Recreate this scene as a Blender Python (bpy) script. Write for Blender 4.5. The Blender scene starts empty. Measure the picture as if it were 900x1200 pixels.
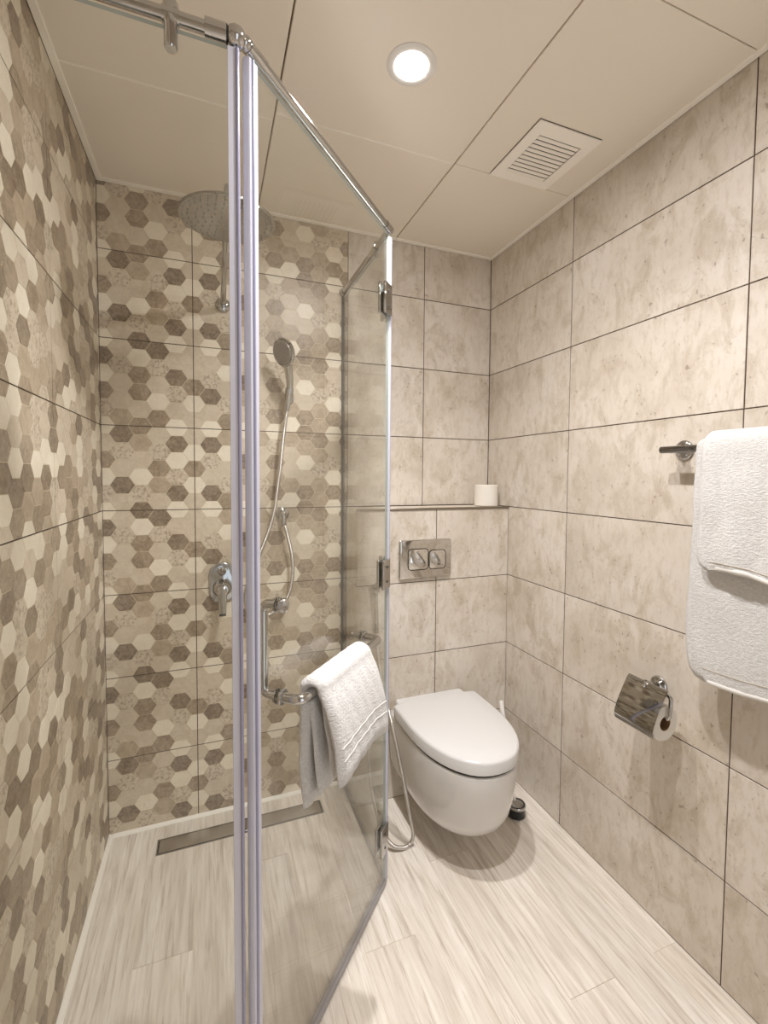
import bpy, bmesh, math, random
from mathutils import Vector, Matrix
import numpy as np
random.seed(7)
SC = bpy.context.scene
COL = SC.collection
PI = math.pi

# ------------------------------------------------------------------ camera, world, exposure
ZC = 2.3075            # ceiling height
W0, WL = 0.0, -1.5674  # right wall, left wall (x)
YF = -3.05             # front wall, behind the camera
F, CX, CY = 546.876, 461.024, 582.236
PITCH, ROLL, YAW = -0.045, -0.0076, -0.3734
EYE = (-1.2144, -1.8842, 1.3108)

def rotm(rx, ry, rz):
    return Matrix.Rotation(rz, 3, 'Z') @ Matrix.Rotation(rx, 3, 'X') @ Matrix.Rotation(ry, 3, 'Y')
CR = rotm(PITCH, ROLL, YAW)
right, fwd, up = CR.col[0], CR.col[1], CR.col[2]
cam = bpy.data.cameras.new('camera')
camo = bpy.data.objects.new('camera', cam)
COL.objects.link(camo)
M = Matrix((right, up, -fwd)).transposed().to_4x4()
M.translation = Vector(EYE)
camo.matrix_world = M
cam.sensor_fit = 'AUTO'
cam.sensor_width = 36.0
cam.lens = F / 1200 * 36
cam.shift_x = -(CX - 450) / 1200
cam.shift_y = (CY - 600) / 1200
cam.clip_start = 0.01
SC.camera = camo

world = bpy.data.worlds.new('world')
SC.world = world
world.use_nodes = True
world.node_tree.nodes['Background'].inputs[0].default_value = (0.88, 0.93, 1, 1)
world.node_tree.nodes['Background'].inputs[1].default_value = 0.95  # daylight fill, reaches the room through the added doorway
vs = SC.view_settings
vs.view_transform = 'Standard'
vs.look = 'None'
vs.gamma = 1
vs.use_curve_mapping = False
vs.exposure = 0.73
LAMP_POWER = 205.0     # radiance of the round diffusers
BEAM_POWER = 36.0      # watts of each lamp's downward beam
LAMP_COL = (1.0, 0.965, 0.95, 1)
SC.cycles.max_bounces = 16
SC.cycles.diffuse_bounces = 8
SC.cycles.glossy_bounces = 8
SC.cycles.transparent_max_bounces = 32
SC.cycles.caustics_reflective = True

# ------------------------------------------------------------------ materials
def srgb(r, g, b):
    f = lambda c: (c / 255 / 12.92) if c / 255 <= .04045 else ((c / 255 + .055) / 1.055) ** 2.4
    return (f(r), f(g), f(b), 1)

class NT:
    def __init__(s, name):
        s.m = bpy.data.materials.new(name)
        s.m.use_nodes = True
        s.t = s.m.node_tree
        s.b = s.t.nodes['Principled BSDF']
        s.out = s.t.nodes['Material Output']
    def n(s, typ, ins=None, **kw):
        nd = s.t.nodes.new(typ)
        for k, v in kw.items():
            setattr(nd, k, v)
        for k, v in (ins or {}).items():
            s.set(nd.inputs[k], v)
        return nd
    def set(s, inp, v):
        if isinstance(v, bpy.types.NodeSocket):
            s.t.links.new(v, inp)
        else:
            inp.default_value = v
    def bs(s, **kw):
        for k, v in kw.items():
            s.set(s.b.inputs[k.replace('_', ' ')], v)
    def ramp(s, fac, stops):
        r = s.n('ShaderNodeValToRGB', {0: fac})
        el = r.color_ramp.elements
        while len(el) < len(stops):
            el.new(0.5)
        for e, (p, c) in zip(el, stops):
            e.position = p
            e.color = c if len(c) == 4 else (*c, 1)
        return r.outputs[0]
    def mix(s, fac, a, b, mode='MIX'):
        m = s.n('ShaderNodeMix', data_type='RGBA', blend_type=mode)
        s.set(m.inputs[0], fac); s.set(m.inputs[6], a); s.set(m.inputs[7], b)
        return m.outputs[2]
    def math(s, op, a, b=0.0, c=None):
        m = s.n('ShaderNodeMath', operation=op)
        s.set(m.inputs[0], a); s.set(m.inputs[1], b)
        if c is not None: s.set(m.inputs[2], c)
        return m.outputs[0]
    def coord(s, scale=(1, 1, 1), rnd=0.0):
        tc = s.n('ShaderNodeTexCoord').outputs['Object']
        mp = s.n('ShaderNodeMapping', {0: tc, 3: scale})
        if rnd:
            oi = s.n('ShaderNodeObjectInfo').outputs['Random']
            v = s.n('ShaderNodeCombineXYZ', {0: s.math('MULTIPLY', oi, rnd), 1: s.math('MULTIPLY', oi, rnd * 1.7), 2: s.math('MULTIPLY', oi, rnd * .6)})
            s.set(mp.inputs[1], v.outputs[0])
        return mp.outputs[0]
    def noise(s, vec, scale, detail=4, rough=.55, dist=0.0):
        return s.n('ShaderNodeTexNoise', {'Vector': vec, 'Scale': scale, 'Detail': detail, 'Roughness': rough, 'Distortion': dist}).outputs[0]
    def bump(s, h, strength=.2, dist=.002):
        b = s.n('ShaderNodeBump', {'Height': h, 'Strength': strength, 'Distance': dist})
        s.set(s.b.inputs['Normal'], b.outputs[0])

def simple(name, col, rough=.5, metal=0.0, **kw):
    t = NT(name)
    t.bs(Base_Color=col, Roughness=rough, Metallic=metal, **kw)
    return t.m

def chrome_mat(name, col, rough, smear=.04):
    t = NT(name)
    nz = t.noise(t.coord(), 9, 3)
    t.bs(Base_Color=col, Metallic=1.0, Roughness=t.math('MULTIPLY_ADD', nz, smear, rough))
    return t.m

CHROME = chrome_mat('polished_chrome', (.52, .515, .51, 1), .05)
STEEL = chrome_mat('brushed_steel', (.52, .50, .47, 1), .2, .1)
HOSE = None
def hose_mat():
    t = NT('metal_hose_rings')
    w = t.n('ShaderNodeTexWave', {'Vector': t.n('ShaderNodeTexCoord').outputs['UV'], 'Scale': 1.0, 'Distortion': 0.0}, bands_direction='X')
    t.bs(Base_Color=(.62, .60, .57, 1), Metallic=1.0, Roughness=.28)
    t.bump(w.outputs[1], .6, .001)
    return t.m
HOSE = hose_mat()
def drops_mat():
    t = NT('wet_chrome_face')
    t.bs(Base_Color=(.42, .41, .39, 1), Metallic=1.0, Roughness=.16)
    t.bump(t.ramp(t.noise(t.coord(), 140, 2, .4), [(.52, (0, 0, 0)), (.64, (1, 1, 1))]), .25, .002)
    return t.m
DROPS = drops_mat()
BLACK = simple('black_plastic', (.02, .02, .02, 1), .35)
RUBBER = simple('dark_grey_rubber', (.12, .12, .125, 1), .5)
WHITEPL = simple('white_plastic', (.78, .76, .73, 1), .35)
CERAMIC = simple('white_glazed_ceramic', (.66, .65, .64, 1), .08)
CERAMIC.node_tree.nodes['Principled BSDF'].inputs['Coat Weight'].default_value = .4
LIDM = simple('white_seat_plastic', (.67, .67, .668, 1), .22)

def paper_mat():
    t = NT('tissue_paper')
    nz = t.noise(t.coord((1, 1, 1)), 300, 2)
    t.bs(Base_Color=(.80, .765, .70, 1), Roughness=.95)
    t.bump(nz, .15, .001)
    return t.m
PAPER = paper_mat()
CARD = simple('cardboard_core', (.25, .15, .07, 1), .9)

def terry_mat():
    t = NT('white_terry_cloth')
    v = t.coord()
    n1 = t.noise(v, 420, 3, .7)
    n2 = t.noise(t.coord((1, 1, 2.2)), 120, 3, .6)
    h = t.math('ADD', t.math('MULTIPLY', n1, .6), n2)
    col = t.ramp(n2, [(.3, (.60, .593, .583)), (.7, (.75, .745, .737))])
    t.bs(Base_Color=col, Roughness=1.0)
    t.b.inputs['Sheen Weight'].default_value = .25
    t.bump(h, .62, .006)
    return t.m
TERRY = terry_mat()
HEM = simple('towel_hem', (.69, .675, .645, 1), .95)

def concrete_mat():
    t = NT('concrete_look_tile')
    v = t.coord(rnd=37.0)
    big = t.noise(v, 3.2, 5, .62, .35)
    mid = t.noise(t.coord((1, 1, .6), rnd=11), 14, 6, .7, .6)
    scr = t.noise(t.coord((1, 1, .35), rnd=23), 60, 4, .75)
    pit = t.noise(t.coord((1, 1, .7), rnd=5), 90, 2, .5)
    base = t.ramp(big, [(.30, srgb(198, 189, 176)), (.48, srgb(213, 205, 194)), (.68, srgb(222, 216, 207))])
    c = t.mix(t.ramp(mid, [(.48, (0, 0, 0)), (.70, (.85, .85, .85))]), base, srgb(181, 168, 149))
    c = t.mix(t.ramp(scr, [(.50, (0, 0, 0)), (.72, (.6, .6, .6))]), c, srgb(188, 174, 155))
    mask = t.math('MULTIPLY', t.ramp(pit, [(.655, (0, 0, 0)), (.70, (1, 1, 1))]), t.ramp(mid, [(.42, (0, 0, 0)), (.58, (1, 1, 1))]))
    c = t.mix(t.math('MULTIPLY', mask, .6), c, srgb(128, 110, 90))
    oi = t.n('ShaderNodeObjectInfo').outputs['Random']
    hv = t.n('ShaderNodeHueSaturation', {'Value': t.math('MULTIPLY_ADD', oi, .07, .965), 'Color': c})
    t.bs(Base_Color=hv.outputs[0], Roughness=t.math('MULTIPLY_ADD', mid, .2, .36))
    t.bump(t.math('ADD', mid, t.math('MULTIPLY', scr, .5)), .12, .002)
    return t.m
CONC = concrete_mat()
GROUT = simple('brown_grout', srgb(80, 64, 49), .9)
HEXBED = simple('cream_hexagon_joint', srgb(214, 202, 178), .6)

def hex_mat(name, c1, c2, spots=0.0, spotc=None):
    t = NT(name)
    n1 = t.noise(t.coord(), 30, 7, .75, .8)
    n2 = t.noise(t.coord(), 120, 5, .72)
    c = t.mix(t.ramp(n1, [(.40, (0, 0, 0)), (.60, (1, 1, 1))]), c1, c2)
    if spots:
        m = t.math('MULTIPLY', t.ramp(t.noise(t.coord(), 85, 5, .68, .4), [(.49, (0, 0, 0)), (.60, (1, 1, 1))]), spots)
        c = t.mix(m, c, spotc)
    c = t.mix(t.math('MULTIPLY', t.ramp(n2, [(.5, (0, 0, 0)), (.66, (1, 1, 1))]), .5), c, c1)
    c = t.mix(t.math('MULTIPLY', t.ramp(n1, [(.60, (0, 0, 0)), (.75, (1, 1, 1))]), .35), c, srgb(150, 132, 110))
    t.bs(Base_Color=c, Roughness=.38)
    return t.m
HEXM = {
    0: hex_mat('hexagon_dark_brown', srgb(116, 100, 83), srgb(150, 134, 114), .5, srgb(172, 157, 138)),
    1: hex_mat('hexagon_brown', srgb(140, 123, 103), srgb(171, 154, 133), .45, srgb(188, 173, 153)),
    2: hex_mat('hexagon_taupe', srgb(172, 155, 133), srgb(194, 179, 158)),
    3: hex_mat('hexagon_beige', srgb(202, 188, 168), srgb(215, 203, 185)),
    4: hex_mat('hexagon_cream', srgb(229, 219, 200), srgb(237, 229, 213)),
    5: hex_mat('hexagon_speckled', srgb(203, 190, 170), srgb(217, 205, 188), .85, srgb(156, 139, 117)),
}
HEXORDER = [0, 1, 2, 3, 4, 5]

def wood_mat():
    t = NT('bleached_oak_look_tile')
    g1 = t.noise(t.coord((14, 1.1, 14), rnd=31), 3.2, 6, .62, .5)
    g2 = t.noise(t.coord((42, 1.7, 42), rnd=17), 3.0, 5, .68, .5)
    g3 = t.noise(t.coord((5, .8, 5), rnd=13), 2.2, 3, .5, 1.0)
    c = t.ramp(g1, [(.28, srgb(196, 187, 175)), (.47, srgb(222, 215, 205)), (.66, srgb(238, 233, 225))])
    c = t.mix(t.ramp(g2, [(.52, (0, 0, 0)), (.74, (.8, .8, .8))]), c, srgb(164, 148, 128))
    c = t.mix(t.ramp(g2, [(.26, (.6, .6, .6)), (.44, (0, 0, 0))]), c, srgb(238, 232, 221))
    c = t.mix(t.ramp(g3, [(.45, (0, 0, 0)), (.75, (.5, .5, .5))]), c, srgb(205, 194, 179))
    oi = t.n('ShaderNodeObjectInfo').outputs['Random']
    hv = t.n('ShaderNodeHueSaturation', {'Value': t.math('MULTIPLY_ADD', oi, .10, .95), 'Color': c})
    t.bs(Base_Color=hv.outputs[0], Roughness=t.math('MULTIPLY_ADD', g2, .2, .36))
    t.bump(g2, .12, .0015)
    return t.m
WOOD = wood_mat()
FGROUT = simple('pale_floor_grout', srgb(226, 218, 204), .9)
CAULK = simple('white_silicone', srgb(242, 238, 230), .5)
CEIL = simple('cream_painted_ceiling_panel', srgb(240, 233, 221), .55)
CEILT = simple('cream_ceiling_trim', srgb(252, 248, 240), .5)
SEAM = simple('ceiling_seam', srgb(138, 121, 100), .9)
SHADOWGAP = simple('dark_shadow_gap', (.02, .016, .012, 1), .9)
DOORM = simple('white_door_paint', srgb(216, 208, 196), .5)

def glass_mat(name, tint, refl=1.0):
    t = NT(name)
    t.t.nodes.remove(t.b)
    lw = t.n('ShaderNodeLayerWeight', {0: .5}).outputs['Facing']
    fr = t.math('MULTIPLY_ADD', t.math('POWER', lw, 5.0), .96 * refl, .04 * refl)
    tr = t.n('ShaderNodeBsdfTransparent', {0: tint})
    gl = t.n('ShaderNodeBsdfGlossy', {'Color': (1, 1, 1, 1), 'Roughness': 0.0})
    mx = t.n('ShaderNodeMixShader', {0: fr, 1: tr.outputs[0], 2: gl.outputs[0]})
    t.t.links.new(mx.outputs[0], t.out.inputs[0])
    return t.m
GLASS = glass_mat('clear_shower_glass', (.982, .990, .983, 1))
GEDGE = simple('polished_glass_edge', (.42, .47, .46, 1), .15)

def seal_mat():
    t = NT('vinyl_seal_cool_reflection')
    t.bs(Base_Color=(.66, .67, .78, 1), Roughness=.18)  # bluish base colour holds the cool light the seals reflect
    t.b.inputs['Alpha'].default_value = .8
    return t.m
SEAL = seal_mat()
SEALD = simple('seal_lip_cool_reflection', (.30, .30, .42, 1), .25)  # lavender of cool reflections put into the lip colour
SEALG = simple('grey_bottom_seal', (.32, .31, .32, 1), .35)

def emit_mat(name, col, s):
    t = NT(name)
    t.t.nodes.remove(t.b)
    e = t.n('ShaderNodeEmission', {0: col, 1: s})
    t.t.links.new(e.outputs[0], t.out.inputs[0])
    return t.m
LAMPM = emit_mat('lit_lamp_diffuser', LAMP_COL, LAMP_POWER)

# ------------------------------------------------------------------ mesh and scene helpers
ORG = {}

def finish(name, bm, mats, parent=None, smooth=True, org=None, angle=40):
    """bm is in world coordinates; becomes ONE mesh object whose origin is org (or its parent's)."""
    if org is None:
        org = ORG[parent.name] if parent else Vector((0, 0, 0))
    org = Vector(org)
    base = ORG[parent.name] if parent else Vector((0, 0, 0))
    bmesh.ops.translate(bm, verts=bm.verts, vec=-org)
    me = bpy.data.meshes.new(name)
    bm.normal_update()
    bm.to_mesh(me)
    bm.free()
    for m in (mats if isinstance(mats, (list, tuple)) else [mats]):
        me.materials.append(m)
    if smooth:
        me.shade_smooth()
        try:
            me.set_sharp_from_angle(angle=math.radians(angle))
        except Exception:
            pass
    o = bpy.data.objects.new(name, me)
    COL.objects.link(o)
    if parent:
        o.parent = parent
    o.location = org - base
    ORG[o.name] = org
    return o

def tag(o, label=None, cat=None, group=None, kind=None):
    if label: o['label'] = label
    if cat: o['category'] = cat
    if group: o['group'] = group
    if kind: o['kind'] = kind
    return o

def thing(name, label, cat, loc, group=None):
    e = bpy.data.objects.new(name, None)
    e.empty_display_size = .05
    COL.objects.link(e)
    e.location = loc
    ORG[e.name] = Vector(loc)
    return tag(e, label, cat, group)

def box(bm, lo, hi, mi=0, bev=0.0, seg=1, mat=None):
    x0, y0, z0 = lo; x1, y1, z1 = hi
    vs_ = [bm.verts.new(p) for p in ((x0, y0, z0), (x1, y0, z0), (x1, y1, z0), (x0, y1, z0), (x0, y0, z1), (x1, y0, z1), (x1, y1, z1), (x0, y1, z1))]
    fs = [bm.faces.new([vs_[i] for i in q]) for q in ((3, 2, 1, 0), (4, 5, 6, 7), (0, 1, 5, 4), (1, 2, 6, 5), (2, 3, 7, 6), (3, 0, 4, 7))]
    for f in fs: f.material_index = mi
    if bev:
        es = list({e for f in fs for e in f.edges})
        r = bmesh.ops.bevel(bm, geom=es, offset=bev, segments=seg, affect='EDGES', profile=.5)
        fs = r['faces']
        for f in fs: f.material_index = mi
    if mat is not None:
        vv = {v for v in vs_ if v.is_valid} | {v for f in fs if f.is_valid for v in f.verts}
        bmesh.ops.transform(bm, matrix=mat, verts=list(vv))

def frame_mat(o, ex, ey, ez):
    m = Matrix((Vector(ex), Vector(ey), Vector(ez))).transposed().to_4x4()
    m.translation = Vector(o)
    return m

def axis_frame(o, d):
    d = Vector(d).normalized()
    a = Vector((0, 0, 1)) if abs(d.z) < .9 else Vector((1, 0, 0))
    x = a.cross(d).normalized()
    y = d.cross(x)
    return frame_mat(o, x, y, d)

def lathe(bm, prof, o, d, n=24, mi=0):
    """prof: list of (radius, distance along d)."""
    m = axis_frame(o, d)
    rings = []
    for r, h in prof:
        if r < 1e-6:
            rings.append([bm.verts.new(m @ Vector((0, 0, h)))])
        else:
            rings.append([bm.verts.new(m @ Vector((r * math.cos(2 * PI * k / n), r * math.sin(2 * PI * k / n), h))) for k in range(n)])
    for a, b in zip(rings, rings[1:]):
        for k in range(n):
            q = [a[k % len(a)], a[(k + 1) % len(a)], b[(k + 1) % len(b)], b[k % len(b)]]
            u = []
            for v in q:
                if v not in u: u.append(v)
            if len(u) >= 3:
                f = bm.faces.new(u); f.material_index = mi
    for rg, flip in ((rings[0], True), (rings[-1], False)):
        if len(rg) > 2:
            f = bm.faces.new(rg[::-1] if flip else rg); f.material_index = mi

def smooth_path(pts, per=8):
    P = [Vector(p) for p in pts]
    out = []
    for i in range(len(P) - 1):
        p0 = P[i - 1] if i else P[0] * 2 - P[1]
        p1, p2 = P[i], P[i + 1]
        p3 = P[i + 2] if i + 2 < len(P) else P[-1] * 2 - P[-2]
        for k in range(per):
            t = k / per
            out.append(.5 * ((2 * p1) + (-p0 + p2) * t + (2 * p0 - 5 * p1 + 4 * p2 - p3) * t * t + (-p0 + 3 * p1 - 3 * p2 + p3) * t ** 3))
    out.append(P[-1])
    return out

def round_path(pts, r, seg=6):
    """polyline with its inner corners rounded to radius r"""
    P = [Vector(p) for p in pts]
    out = [P[0]]
    for a, b, c in zip(P, P[1:], P[2:]):
        u, v = (a - b).normalized(), (c - b).normalized()
        th = u.angle(v)
        d = min(r / math.tan(th / 2), (a - b).length * .49, (c - b).length * .49)
        p, q = b + u * d, b + v * d
        for k in range(seg + 1):
            t = k / seg
            out.append((1 - t) ** 2 * p + 2 * t * (1 - t) * b + t * t * q)
    out.append(P[-1])
    return out

def tube(bm, path, r, n=12, mi=0, cap=True, uvper=None, radii=None):
    P = [Vector(p) for p in path]
    T = []
    for i in range(len(P)):
        a = P[max(i - 1, 0)]; b = P[min(i + 1, len(P) - 1)]
        T.append((b - a).normalized())
    ref = Vector((0, 0, 1)) if abs(T[0].z) < .9 else Vector((1, 0, 0))
    x = (ref - T[0] * ref.dot(T[0])).normalized()
    rings = []; S = [0.0]
    for i in range(len(P)):
        if i:
            x = (x - T[i] * x.dot(T[i])).normalized()
            S.append(S[-1] + (P[i] - P[i - 1]).length)
        y = T[i].cross(x)
        rr = radii[i] if radii else r
        rings.append([bm.verts.new(P[i] + (x * math.cos(2 * PI * k / n) + y * math.sin(2 * PI * k / n)) * rr) for k in range(n)])
    uv = bm.loops.layers.uv.verify() if uvper else None
    for i, (a, b) in enumerate(zip(rings, rings[1:])):
        for k in range(n):
            f = bm.faces.new((a[k], a[(k + 1) % n], b[(k + 1) % n], b[k])); f.material_index = mi
            if uvper:
                for l, s in zip(f.loops, (S[i], S[i], S[i + 1], S[i + 1])):
                    l[uv].uv = (s / uvper, k / n)
    if cap:
        f = bm.faces.new(rings[0][::-1]); f.material_index = mi
        f = bm.faces.new(rings[-1]); f.material_index = mi

def prism(bm, poly, m, h0, h1, mi=0, bev=0.0):
    """2D polygon (counter clockwise) extruded h0..h1 in frame m, optional chamfer at the top"""
    lo = [bm.verts.new(m @ Vector((x, y, h0))) for x, y in poly]
    n = len(poly)
    levels = [lo]
    if bev:
        cx = sum(p[0] for p in poly) / n; cy = sum(p[1] for p in poly) / n
        levels.append([bm.verts.new(m @ Vector((x, y, h1 - bev))) for x, y in poly])
        def sh(x, y):
            d = math.hypot(x - cx, y - cy) or 1
            return (x - (x - cx) / d * bev * 1.3, y - (y - cy) / d * bev * 1.3)
        levels.append([bm.verts.new(m @ Vector((*sh(x, y), h1))) for x, y in poly])
    else:
        levels.append([bm.verts.new(m @ Vector((x, y, h1))) for x, y in poly])
    for a, b in zip(levels, levels[1:]):
        for k in range(n):
            f = bm.faces.new((a[k], a[(k + 1) % n], b[(k + 1) % n], b[k])); f.material_index = mi
    f = bm.faces.new(lo[::-1]); f.material_index = mi
    f = bm.faces.new(levels[-1]); f.material_index = mi

def rrect(w, h, r, seg=5):
    out = []
    for cx, cy, a in ((w / 2 - r, h / 2 - r, 0), (-w / 2 + r, h / 2 - r, PI / 2), (-w / 2 + r, -h / 2 + r, PI), (w / 2 - r, -h / 2 + r, 1.5 * PI)):
        for k in range(seg + 1):
            t = a + PI / 2 * k / seg
            out.append((cx + r * math.cos(t), cy + r * math.sin(t)))
    return out

def loft(bm, rings, mi=0, close=True):
    R = [[bm.verts.new(p) for p in ring] for ring in rings]
    n = len(R[0])
    for a, b in zip(R, R[1:]):
        for k in range(n):
            f = bm.faces.new((a[k], a[(k + 1) % n], b[(k + 1) % n], b[k])); f.material_index = mi
    if close:
        f = bm.faces.new(R[0][::-1]); f.material_index = mi
        f = bm.faces.new(R[-1]); f.material_index = mi
    return R

def fixn(bm):
    bmesh.ops.recalc_face_normals(bm, faces=bm.faces)

# frames of the walls: local (u, v, h) -> world, h out of the wall into the room
FR_RIGHT = frame_mat((0, 0, 0), (0, 1, 0), (0, 0, 1), (-1, 0, 0))       # u = y   (mirrored handedness handled by fixn)
FR_BACK = frame_mat((0, 0, 0), (1, 0, 0), (0, 0, 1), (0, -1, 0))        # u = x
FR_LEFT = frame_mat((WL, 0, 0), (0, 1, 0), (0, 0, 1), (1, 0, 0))        # u = y
ZJ = [0.0] + [.2805 + .3 * k for k in range(7)] + [ZC]

# ------------------------------------------------------------------ the room shell
TH = .010   # tile thickness in front of the wall body
def shell(name, lo, hi, mat, label, bm=None):
    b = bmesh.new(); box(b, lo, hi)
    o = finish(name, b, mat, smooth=False)
    return tag(o, label, None, kind='structure')

wall_right = shell('wall_right', (.0016, YF - .1, -.1), (.12, .12, ZC + .1), GROUT, 'right wall of beige concrete look tiles')
wall_back = shell('wall_back', (WL - .12, .0016, -.1), (.0015, .12, ZC + .1), GROUT, 'back wall, patterned hexagon tiles in the shower, plain tiles at right')
wall_left = shell('wall_left', (WL - .12, YF - .1, -.1), (WL - .0016, .0015, ZC + .1), GROUT, 'left wall of brown and cream hexagon tiles')
bm_f = bmesh.new()
for lo, hi in (((WL - .1, YF - .1, -.1), (-.97, YF, ZC + .1)), ((-.12, YF - .1, -.1), (.1, YF, ZC + .1)), ((-.97, YF - .1, 2.05), (-.12, YF, ZC + .1)), ((-.97, YF - .1, -.1), (-.12, YF, -.002))):  # opening added to let daylight fill in from behind the camera
    box(bm_f, lo, hi)
wall_front = tag(finish('wall_front', bm_f, simple('front_wall_plaster', srgb(214, 205, 190), .7), smooth=False), 'front wall behind the camera with a doorway added for daylight fill', None, kind='structure')
floor = shell('floor', (WL - .1, YF - .1, -.1), (.1, .1, -.0015), FGROUT, 'pale wood look tile floor')
ceiling = shell('ceiling', (WL - .1, YF - .1, ZC + .012), (.1, .1, ZC + .1), SEAM, 'cream panelled ceiling')

b = bmesh.new()
box(b, (-1.005, YF - .95, 0), (-.970, YF - .102, 2.04), bev=.003)  # unseen door leaf, added open with the fill doorway
d1 = tag(finish('door_1', b, DOORM), 'unseen white door added standing open at the daylight fill doorway', None, kind='structure')
b = bmesh.new()
lathe(b, [(.024, 0), (.024, .008), (.011, .01), (.011, .05)], (-.97, YF - .89, 1.02), (1, 0, 0))
tube(b, [(-.925, YF - .89, 1.02), (-.925, YF - .77, 1.02)], .009)
finish('door_handle', b, CHROME, d1)

def wall_tiles(parent, fr, ujs, zjs, gap=.0032, skip=None):
    for a, c in zip(ujs, ujs[1:]):
        for z0, z1 in zip(zjs, zjs[1:]):
            if skip and skip(a, c, z0, z1): continue
            u0, u1 = min(a, c) + gap / 2, max(a, c) - gap / 2
            bm = bmesh.new()
            prism(bm, [(u0, z0 + gap / 2), (u1, z0 + gap / 2), (u1, z1 - gap / 2), (u0, z1 - gap / 2)], fr, -TH, random.uniform(-.0004, .0004), bev=.0009)
            fixn(bm)
            cen = fr @ Vector(((u0 + u1) / 2, (z0 + z1) / 2, 0))
            finish('tile', bm, CONC, parent, smooth=False, org=cen)

wall_tiles(wall_right, FR_RIGHT, [0, -.5263, -1.1263, -1.7263, -2.3263, -2.9263, YF], ZJ)
wall_tiles(wall_back, FR_BACK, [-.6825, -.3377, 0], [1.1805, 1.4805, 1.7805, 2.0805, ZC])

# cistern ledge behind the toilet
BOXY, BOXX, BOXZ = -.1699, -.690, 1.1805
b = bmesh.new(); box(b, (BOXX + .0016, BOXY + .0016, 0), (-.0012, -.0012, BOXZ - .008))
cis = tag(finish('wall_cistern', b, GROUT, smooth=False), 'low tiled cistern wall behind the toilet', None, kind='structure')
FR_BOX = frame_mat((0, BOXY, 0), (1, 0, 0), (0, 0, 1), (0, -1, 0))
wall_tiles(cis, FR_BOX, [BOXX, -.3507, 0], [0.0, .2805, .5805, .8805, BOXZ - .006])
FR_BS = frame_mat((BOXX, 0, 0), (0, 1, 0), (0, 0, 1), (-1, 0, 0))
wall_tiles(cis, FR_BS, [BOXY, -.012], [0.0, .2805, .5805, .8805, BOXZ - .006])
b = bmesh.new()
box(b, (BOXX + .004, BOXY + .004, BOXZ - .008), (-.004, -.012, BOXZ - .001), bev=.001)
fixn(b); finish('tile', b, CONC, cis, smooth=False, org=(-.345, -.08, BOXZ))
b = bmesh.new()
box(b, (BOXX - .003, BOXY - .004, BOXZ - .0075), (-.001, BOXY + .009, BOXZ + .001), bev=.0012)
trim1 = tag(finish('trim_1', b, chrome_mat('taupe_metal_trim', (.30, .26, .21, 1), .35)), 'metal edge strip along the cistern ledge', None, kind='structure')

# ------------------------------------------------------------------ hexagon pattern tiles
PX, PZ = .05873, .06
TA = {  # rows of tones by column, 5 = speckled; even columns have their joints on the tile edge, odd columns are cut through their middle
    -5: [4, 0, 4, 1, 5], -4: [3, 5, 3, 3, 2], -3: [0, 4, 1, 1, 3], -2: [0, 5, 3, 4, 1], -1: [4, 3, 0, 5, 3],
    0: [3, 3, 1, 4, 3]}
TB = {-5: [4, 3, 1, 4, 5], -4: [0, 5, 3, 0, 3], -3: [1, 2, 3, 4, 5], -2: [3, 5, 1, 2, 3], -1: [4, 0, 4, 5, 0],
      0: [3, 4, 1, 4, 3]}
TR = {0: [5, 3, 1, 4, 3], 1: [4, 3, 5, 0, 3], 2: [2, 4, 3, 5, 1], 3: [4, 3, 0, 2, 3], 4: [2, 3, 3, 5, 3], 5: [4, 5, 1, 2, 1], 6: [2, 3, 3, 2, 4],
      7: [1, 2, 4, 3, 1], 8: [1, 2, 5, 2, 2], 9: [4, 3, 5, 4, 1], 10: [1, 3, 1, 3, 1]}
def wall_tone(j, course, r):
    if j <= -1 or j == 0:
        T = TA if course % 2 == 0 else TB
        return T.get(j, T[0])[r]
    if j == 1 and course % 2 == 1:
        return [4, 0, 5, 3, 0][r]
    return TR.get(j, TR[10])[r]
rl = random.Random(21)
LT = {k: [[rl.choices([0, 1, 2, 3, 4, 5], [1.6, 1.6, 1.9, 2.2, 2.0, 1.3])[0] for _ in range(5)] for _ in range(12)] for k in range(4)}

def clip_poly(poly, u0, u1, v0, v1):
    for ax, lim, s in ((0, u0, 1), (0, u1, -1), (1, v0, 1), (1, v1, -1)):
        out = []
        for p, q in zip(poly, poly[1:] + poly[:1]):
            a, c = (p[ax] - lim) * s, (q[ax] - lim) * s
            if a >= 0: out.append(p)
            if a * c < 0:
                t = a / (a - c)
                out.append((p[0] + (q[0] - p[0]) * t, p[1] + (q[1] - p[1]) * t))
        poly = out
        if len(poly) < 3: return []
    return poly

def parea(poly):
    return abs(sum(p[0] * q[1] - q[0] * p[1] for p, q in zip(poly, poly[1:] + poly[:1]))) / 2

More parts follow.
